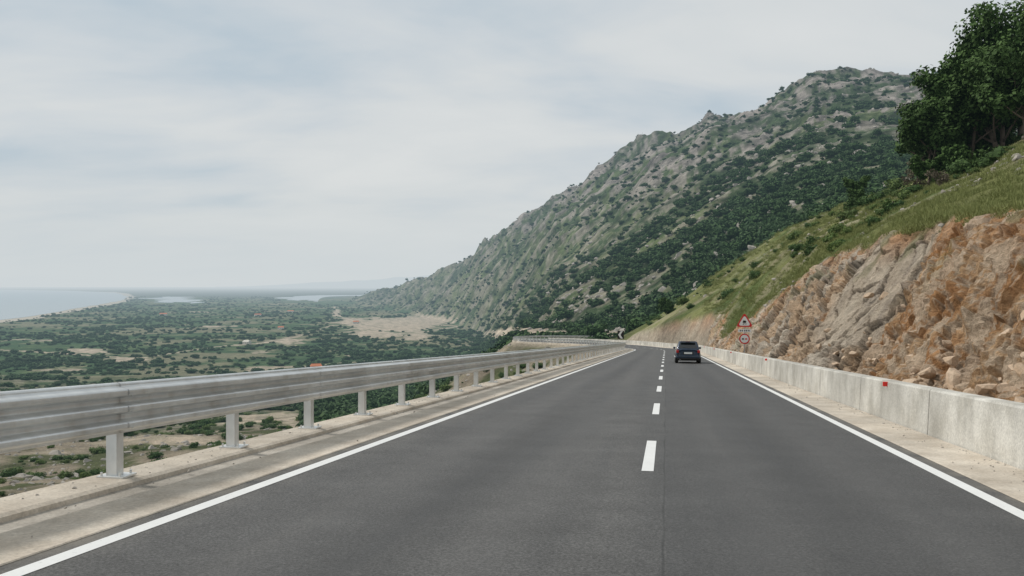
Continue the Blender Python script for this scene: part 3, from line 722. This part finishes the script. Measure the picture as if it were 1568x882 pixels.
n1=fbm(x,y,100,4,400); n2=fbm(x,y,400,3,410)
low=(1-sst(z+108,40,200))*(1-sst(px,780,900))
far=sst(Y,800,1900)
dens=np.clip(.22+1.2*n1+.45*n2+.5*low+.22*far,0.08,.9)*sst(z,-106,-90)
ok=(RNG.random(len(x))<dens)&(sm<.3)&(np.abs(d)>11)&((px<985)|(Y>Yk[3]+25))&~((cut>0)&(np.abs(d)<40))
x,y,z,Y,px=x[ok],y[ok],z[ok],Y[ok],px[ok]
s=np.clip(RNG.lognormal(1.2,.45,len(x)),1.2,8.)*np.interp(Y,[250,700,1300,2000,5000],[.72,1.1,.95,.9,1.5])
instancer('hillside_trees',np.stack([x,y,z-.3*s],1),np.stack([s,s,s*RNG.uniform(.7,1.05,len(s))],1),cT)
print('mountain trees',len(x))
x,y=cand(36000,-500,800,500,8000); z,L,d,px,Y,cut,Yk=terrain(x,y); col,sm=colour(x,y,z,L,d,px,Y,cut,Yk); py=HOR-F*z/Y
n1=fbm(x,y,260,4,420); n2=fbm(x,y,80,2,424); nf=fbm(x,y,300,4,50)*.9+fbm(x,y,60,4,60)*.6
def inpoly(pxx,pyy,poly):
    ins=np.zeros(len(pxx),bool); n=len(poly)
    for i in range(n):
        x1,y1=poly[i];x2,y2=poly[(i+1)%n]
        c=((y1>pyy)!=(y2>pyy))&(pxx<(x2-x1)*(pyy-y1)/(y2-y1+1e-9)+x1); ins^=c
    return ins
wat=inpoly(px,py,[(a,b+2.5) for a,b in seapts[:9]]+[(210,452),(180,440),(-2600,440)])|inpoly(px,py,[(225,450),(310,450),(310,467),(225,467)])|inpoly(px,py,[(410,448),(620,448),(600,465),(560,466),(440,466)])
ok=(RNG.random(len(x))<np.clip(.57+1.8*n1+.7*n2,0.04,1)*(1-.7*sst(nf,.05,.17)))&(sm<.25)&~wat&(z<-60)
x,y,z,Y=x[ok],y[ok],z[ok],Y[ok]
s=np.clip(RNG.lognormal(1.2,.35,len(x)),1.6,7)*np.interp(Y,[500,3000,8000],[.85,1.25,1.8])
instancer('plain_trees',np.stack([x,y,z-.2*s],1),np.stack([s*1.15,s*1.15,s*.85],1),cT)
print('plain trees',len(x))
x,y=cand(11000,-700,860,45,560); z,L,d,px,Y,cut,Yk=terrain(x,y); n1=fbm(x,y,26,3,430); col,sm=colour(x,y,z,L,d,px,Y,cut,Yk)
ok=(RNG.random(len(x))<np.clip(.13+1.5*n1+.42*sst(Y,150,450),0.02,1))&(d<-8)&(sm<.5)
x,y,z,Y=x[ok],y[ok],z[ok],Y[ok]; s=np.clip(RNG.lognormal(-.35,.5,len(x)),.2,1.8)*np.interp(Y,[45,120,500],[.8,1.1,2.8])
instancer('slope_shrubs',np.stack([x,y,z-.1*s],1),np.stack([s,s,s*RNG.uniform(.7,1.2,len(s))],1),cB)
x,y=cand(420,-900,860,13,45); z,L,d,px,Y,cut,Yk=terrain(x,y); ok=(d<-6.8)
x,y,z=x[ok],y[ok],z[ok]; s=np.clip(RNG.lognormal(-1.25,.45,len(x)),.1,.6)
instancer('verge_shrubs',np.stack([x,y,z-.05*s],1),np.stack([s,s,s*RNG.uniform(.7,1.2,len(s))],1),cNB)
x,y=cand(2000,990,1568,60,260); z,L,d,px,Y,cut,Yk=terrain(x,y)
ok=(RNG.random(len(x))<.14+.3*sst(-px,-1100,-1000))&(d>11)&(Y<Yk[3]+15)&(L>40)&((cut<-.5)|(L>112))
x,y,z,Y=x[ok],y[ok],z[ok],Y[ok]; s=np.clip(RNG.lognormal(-.4,.5,len(x)),.25,1.8)
instancer('spur_shrubs',np.stack([x,y,z-.1*s],1),np.stack([s,s,s],1),cB)
# grass
cG=coll('grass_kit')
for i in range(4):
    r=np.random.default_rng(i+5); n=60; V=[];Fc=[];cv=[]
    for k_ in range(n):
        a=r.random()*6.28; q=r.random()**.5*.45; bx,by=q*math.cos(a),q*math.sin(a); h=.12+.30*r.random()**1.5; w=.016; ang=r.random()*6.28; ln_=r.normal(size=2)*.13
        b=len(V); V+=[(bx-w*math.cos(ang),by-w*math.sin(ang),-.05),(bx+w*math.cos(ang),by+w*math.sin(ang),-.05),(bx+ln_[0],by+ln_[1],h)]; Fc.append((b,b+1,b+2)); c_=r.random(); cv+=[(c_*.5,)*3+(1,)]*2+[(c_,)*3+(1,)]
    me=bpy.data.meshes.new('tuft_%d'%i); me.from_pydata(V,[],Fc); me.materials.append(MAT_GRASS); a=me.color_attributes.new('Col','FLOAT_COLOR','POINT'); a.data.foreach_set('color',np.array(cv,dtype=np.float32).ravel()); cG.objects.link(bpy.data.objects.new('tuft_%d'%i,me))
x,y=cand(50000,1080,1900,14,210); z,L,d,px,Y,cut,Yk=terrain(x,y); n1=fbm(x,y,5,3,440)-.5*fbm(x,y,9,4,90)
ok=((cut<.25)|((L>114)&(d>9)))&(d>6)&(Y<Yk[3]+8)&(RNG.random(len(x))<np.clip(.38+1.9*n1+.5*np.exp(-np.abs(cut)/.6),.03,1))&(L>3)
x,y,z,Y=x[ok],y[ok],z[ok],Y[ok]; s=RNG.uniform(.5,1.15,len(x))*np.interp(Y,[15,60,200],[.8,1.,1.7])
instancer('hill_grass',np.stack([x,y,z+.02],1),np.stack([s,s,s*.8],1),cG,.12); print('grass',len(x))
x,y=cand(3500,-900,860,12,90); z,L,d,px,Y,cut,Yk=terrain(x,y); ok=(d<-6.3)&(RNG.random(len(x))<np.clip(.35+1.5*fbm(x,y,6,3,441),.05,1))
x,y,z=x[ok],y[ok],z[ok]; s=RNG.uniform(.35,.9,len(x))
instancer('verge_grass',np.stack([x,y,z+.02],1),np.stack([s,s,s*.7],1),cG,.12)
cS=coll('stone_kit')
for i in range(4):
    iv,if_=ico(2); r=np.random.default_rng(i+70); vv=iv.copy()
    for k_ in range(7):
        nn=r.normal(size=3); nn/=np.linalg.norm(nn); dd=vv@nn; lim=.45+.3*r.random(); vv=vv-np.outer(np.maximum(dd-lim,0),nn)
    vv*=np.array([1,.8,.65]); me=bpy.data.meshes.new('stone_%d'%i); me.from_pydata(vv.tolist(),[],[tuple(int(q) for q in f) for f in if_]); me.materials.append(MAT_STONE); cS.objects.link(bpy.data.objects.new('stone_%d'%i,me))
x,y=cand(7000,-700,860,14,300); z,L,d,px,Y,cut,Yk=terrain(x,y); ok=(d<-7) 
x2,y2=cand(4000,1000,1750,20,220); z2,L2,d2,px2,Y2,cut2,Yk2=terrain(x2,y2); ok2=(d2>6.5)&(cut2<.3)&(Y2<Yk2[3]+5)&(fbm(x2,y2,9,4,90)>.05)
x3,y3=cand(10000,700,1600,320,3000); z3,L3,d3,px3,Y3,cut3,Yk3=terrain(x3,y3); ok3=(np.abs(d3)>14)&((px3<985)|(Y3>Yk3[3]+30))&((fbm(x3,y3,60,4,60)*1.1+(ridged(x3+.4*y3,y3,170,3,9)-.6)*.9)>.10)
PX=np.concatenate([x[ok],x2[ok2],x3[ok3]]);PY=np.concatenate([y[ok],y2[ok2],y3[ok3]]);PZ=np.concatenate([z[ok],z2[ok2],z3[ok3]])
s=np.concatenate([RNG.lognormal(-1.5,.5,ok.sum())*np.interp(y[ok],[15,200],[.4,2.5]),np.clip(RNG.lognormal(-1.8,.5,ok2.sum()),.05,.45),np.clip(RNG.lognormal(.5,.5,ok3.sum()),.8,5)])
instancer('scattered_rocks',np.stack([PX,PY,PZ],1),np.stack([s*1.3,s,s],1),cS,.3)
n=1100; Lr=RNG.uniform(2,60,n); left=RNG.random(n)<.6
ar=np.where(left,-5.85+RNG.exponential(.25,n),4.18-RNG.exponential(.18,n)); ar=np.where(left,np.minimum(ar,-4.4),np.maximum(ar,3.4))
xx,yy,zz=rw(Lr,ar,.03); s=np.clip(RNG.lognormal(-4.5,.5,n),.005,.035)
zz=zz+np.where(left&(ar<-5.33),.035,0)
instancer('gravel',np.stack([xx,yy,zz],1),np.stack([s]*3,1),cS,.3)
n=1000; Lr=np.exp(RNG.uniform(math.log(10),math.log(110),n)); ar=5.2+RNG.exponential(.5,n); xx,yy,_=rw(Lr,ar); zz=terrain(xx,yy)[0]; s=np.clip(RNG.lognormal(-2.1,.6,n),.04,.35)
m=M('rubble_stone',False,.95); c=m.mix((.55,.46,.36),(.50,.33,.20),m.noise(m.coord('Object'),.6)); c=m.mix(c,m.ramp(m.noise(m.coord('Object'),5,5,.7),[(.3,.6),(.7,1.2)]),.8,'MULTIPLY'); m.base(c)
cR=coll('rubble_kit')
for o in list(cS.objects):
    q=o.copy(); q.data=o.data.copy(); q.data.materials.clear(); q.data.materials.append(m.m); cR.objects.link(q)
instancer('rock_rubble',np.stack([xx,yy,zz+.1],1),np.stack([s*1.3,s,s],1),cR,.5)
# ------------------------------------------------------------------ near trees
def big_tree(name,X0,Y0,height,spread,seed,mat=MAT_FOLN,nleaf=15000,ls=.17,bare=.25):
    r=random.Random(seed); 
    zt=float(terrain(np.array([X0]),np.array([Y0]))[0][0])
    par=empty(name,(X0,Y0,zt)); mb=MB(); tips=[]
    def branch(p0,d0,ln,rad,lev):
        pts=[p0];rs=[rad];dcur=d0.normalized(); n=5
        for i in range(n):
            dcur=(dcur+Vector((r.gauss(0,.13),r.gauss(0,.13),r.gauss(.04,.08)))).normalized()
            pts.append(pts[-1]+dcur*ln/n); rs.append(rad*(1-.6*(i+1)/n))
        mb.tube(pts,rs,8 if lev==0 else 5)
        if lev>=2: tips.append(pts[-1]); tips.append(pts[3]); return
        nb=8 if lev==0 else 4
        for k_ in range(nb):
            t=.18+.82*(k_+r.random())/nb if lev==0 else .3+.7*(k_+1)/nb
            q=min(n,max(1,int(t*n))); a=r.random()*6.283+k_*2.4
            out=Vector((math.cos(a),math.sin(a),.25+.5*r.random())); 
            branch(pts[q],(out+dcur*.4),ln*(.52 if lev==0 else .55)*spread,rs[q]*.6,lev+1)
        tips.append(pts[-1])
    for s_ in range(1 if height<5 else 2):
        branch(Vector((s_*.5,s_*.3,-.4)),Vector((r.gauss(0,.12),r.gauss(0,.12),1)),height*.68,height*.02,0)
    mb.obj('trunk_and_limbs',MAT_BARK,par,True)
    lobes=[]
    for t in tips: 
        if t.z>height*bare*.5: lobes.append((t.x,t.y,t.z,height*(.06+.06*r.random())))
    V,Q,C=leaf_cloud(lobes,nleaf,ls,.75,seed,.35)
    me=np_mesh('crown',V,Q,mat,C,smooth=False); link(bpy.data.objects.new('crown',me),par)
def at(px_,Y_): return (px_-CX)/F*Y_,Y_
for (px_,Y_,h,sp,sd) in [(1420,88,10.0,1.1,1),(1478,86,12.0,1.05,2),(1530,84,13.3,1.05,3),(1585,80,13.8,1.1,4),(1505,98,12.5,1.05,5),(1560,92,13.5,1.1,6),(1450,95,10.0,1.05,7),(1572,74,10.5,1.1,9)]:
    X_,Y__=at(px_,Y_); big_tree('oak_tree',X_,Y__,h,sp,sd,nleaf=18000,ls=.21)
for (px_,Y_,h,sd) in [(1425,84,3.6,31),(1470,82,3.0,32),(1535,88,3.5,33)]:
    X_,Y__=at(px_,Y_); big_tree('understorey_bush',X_,Y__,h,1.2,sd,nleaf=3500,ls=.16,bare=.0)
X_,Y__=at(1313,128); big_tree('small_tree',X_,Y__,4.6,1.1,21,nleaf=6000,ls=.17,bare=.0)
X_,Y__=at(1299,112); big_tree('round_bush',X_,Y__,2.6,1.1,22,nleaf=2500,ls=.12,bare=.0)
X_,Y__=at(1018,190); big_tree('small_tree',X_,Y__,4.6,1.2,23,nleaf=4000,ls=.2,bare=.0)
X_,Y__=at(1402,92); big_tree('dry_bush',X_,Y__,4.5,.9,24,mat=MAT_DRY,nleaf=1600,ls=.10,bare=.0)
X_,Y__=at(1443,66); big_tree('dry_bush',X_,Y__,2.4,.9,25,mat=MAT_DRY,nleaf=1100,ls=.07,bare=.0)
# ------------------------------------------------------------------ houses
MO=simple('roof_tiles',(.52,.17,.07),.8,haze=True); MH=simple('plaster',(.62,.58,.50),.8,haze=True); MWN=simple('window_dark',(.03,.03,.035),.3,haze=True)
def house(px_,Y_,w,dp,h,rz,mat=MO):
    X_,Y__=at(px_,Y_); zt=float(terrain(np.array([X_]),np.array([Y__]))[0][0]); e=empty('farm_house',(X_,Y__,zt),rz)
    a=MB(); a.box((0,0,h/2-.5),(w,dp,h+1)); a.obj('walls',MH,e)
    a=MB(); o_=.5; zz_=h; a.v=[(-w/2-o_,-dp/2-o_,zz_),(w/2+o_,-dp/2-o_,zz_),(w/2+o_,dp/2+o_,zz_),(-w/2-o_,dp/2+o_,zz_),(-w/2+1,0,zz_+dp*.32),(w/2-1,0,zz_+dp*.32)]
    a.f=[(0,1,5,4),(2,3,4,5),(1,2,5),(3,0,4),(0,3,2,1)]; a.obj('roof',mat,e)
    a=MB()
    for u in np.linspace(-w/2+1.5,w/2-1.5,3): a.box((u,-dp/2-.01,h*.55),(1.2,.08,1.3))
    a.obj('windows',MWN,e)
    a=MB(); a.box((w*.25,-dp/2-.02,1.),(1,.1,2.)); a.obj('door',MWN,e)
for q in [(484,1010,13,9,6,.3),(378,1480,12,9,5,-.3,MH),(430,2000,14,9,5,.2),(395,2900,22,10,6,.5),(445,3300,25,10,6,0.),(250,3000,25,12,6,.3),(545,2300,16,10,5,.3)]: house(*q)
# ------------------------------------------------------------------ world, sun, camera
w=bpy.data.worlds.new('World'); sc.world=w; w.use_nodes=True; N=w.node_tree.nodes; l=w.node_tree.links; N.clear()
out=N.new('ShaderNodeOutputWorld'); bg=N.new('ShaderNodeBackground'); bg.inputs['Strength'].default_value=.1
sky=N.new('ShaderNodeTexSky'); sky.sky_type='NISHITA'; sky.sun_disc=False
EL,AZ=48,-70
sky.sun_elevation=math.radians(EL); sky.sun_rotation=math.radians(AZ); sky.dust_density=3; sky.air_density=1.2
tc=N.new('ShaderNodeTexCoord'); sp=N.new('ShaderNodeSeparateXYZ'); l.new(tc.outputs['Generated'],sp.inputs[0])
def MA(op,a,b=0.):
    n=N.new('ShaderNodeMath'); n.operation=op
    for i,v in enumerate((a,b)):
        if hasattr(v,'is_linked'): l.new(v,n.inputs[i])
        else: n.inputs[i].default_value=v
    return n.outputs[0]
zc=MA('ADD',MA('MAXIMUM',sp.outputs[2],0.),.20)
cb=N.new('ShaderNodeCombineXYZ'); l.new(MA('DIVIDE',sp.outputs[0],zc),cb.inputs[0]); l.new(MA('DIVIDE',sp.outputs[1],zc),cb.inputs[1])
def noiseW(scale,det,rot,sx,sy,dist=0.,rough=.5):
    mp=N.new('ShaderNodeMapping'); mp.inputs['Scale'].default_value=(sx,sy,1); mp.inputs['Rotation'].default_value=(0,0,rot); l.new(cb.outputs[0],mp.inputs[0])
    n=N.new('ShaderNodeTexNoise'); n.inputs['Scale'].default_value=scale; n.inputs['Detail'].default_value=det; n.inputs['Distortion'].default_value=dist; n.inputs['Roughness'].default_value=rough; l.new(mp.outputs[0],n.inputs['Vector']); return n.outputs['Fac']
na=noiseW(1.0,5,.35,.7,1.,.4,.5); nb=noiseW(2.4,6,-.15,.7,1.1,.5,.5)
f=MA('ADD',MA('MULTIPLY',na,.7),MA('MULTIPLY',nb,.3))
rp=N.new('ShaderNodeValToRGB'); l.new(f,rp.inputs[0]); e=rp.color_ramp.elements
e[0].position=.38; e[0].color=(4.9,5.75,6.4,1); e[1].position=.62; e[1].color=(7.2,7.4,7.4,1); q=e.new(.46); q.color=(6.0,6.5,6.85,1); q=e.new(.53); q.color=(6.7,7.0,7.1,1)
mxs=N.new('ShaderNodeMix'); mxs.data_type='RGBA'; mxs.inputs[0].default_value=.95; l.new(sky.outputs[0],mxs.inputs[6]); l.new(rp.outputs[0],mxs.inputs[7])
hz=N.new('ShaderNodeMapRange'); hz.inputs[1].default_value=0; hz.inputs[2].default_value=.16; hz.inputs[3].default_value=.94; hz.inputs[4].default_value=0; hz.interpolation_type='SMOOTHSTEP'; l.new(sp.outputs[2],hz.inputs[0])
mh=N.new('ShaderNodeMix'); mh.data_type='RGBA'; l.new(hz.outputs[0],mh.inputs[0]); l.new(mxs.outputs[2],mh.inputs[6]); mh.inputs[7].default_value=(6.2,6.65,6.8,1)
l.new(mh.outputs[2],bg.inputs[0]); l.new(bg.outputs[0],out.inputs[0])
sd=bpy.data.lights.new('sun','SUN'); sd.energy=2.3; sd.angle=math.radians(8); sd.color=(1,.96,.9); so=bpy.data.objects.new('sun',sd); link(so)
dirv=Vector((math.sin(math.radians(AZ))*math.cos(math.radians(EL)),math.cos(math.radians(AZ))*math.cos(math.radians(EL)),math.sin(math.radians(EL))))
so.rotation_euler=dirv.to_track_quat('Z','Y').to_euler()
cam=bpy.data.cameras.new('camera'); co_=bpy.data.objects.new('camera',cam); link(co_); cam.sensor_width=36; cam.lens=36*F/1568; cam.clip_start=.05; cam.clip_end=120000
co_.location=(0,0,0); co_.rotation_euler=(math.radians(90)-math.atan(4/F),0,0)
sc.camera=co_
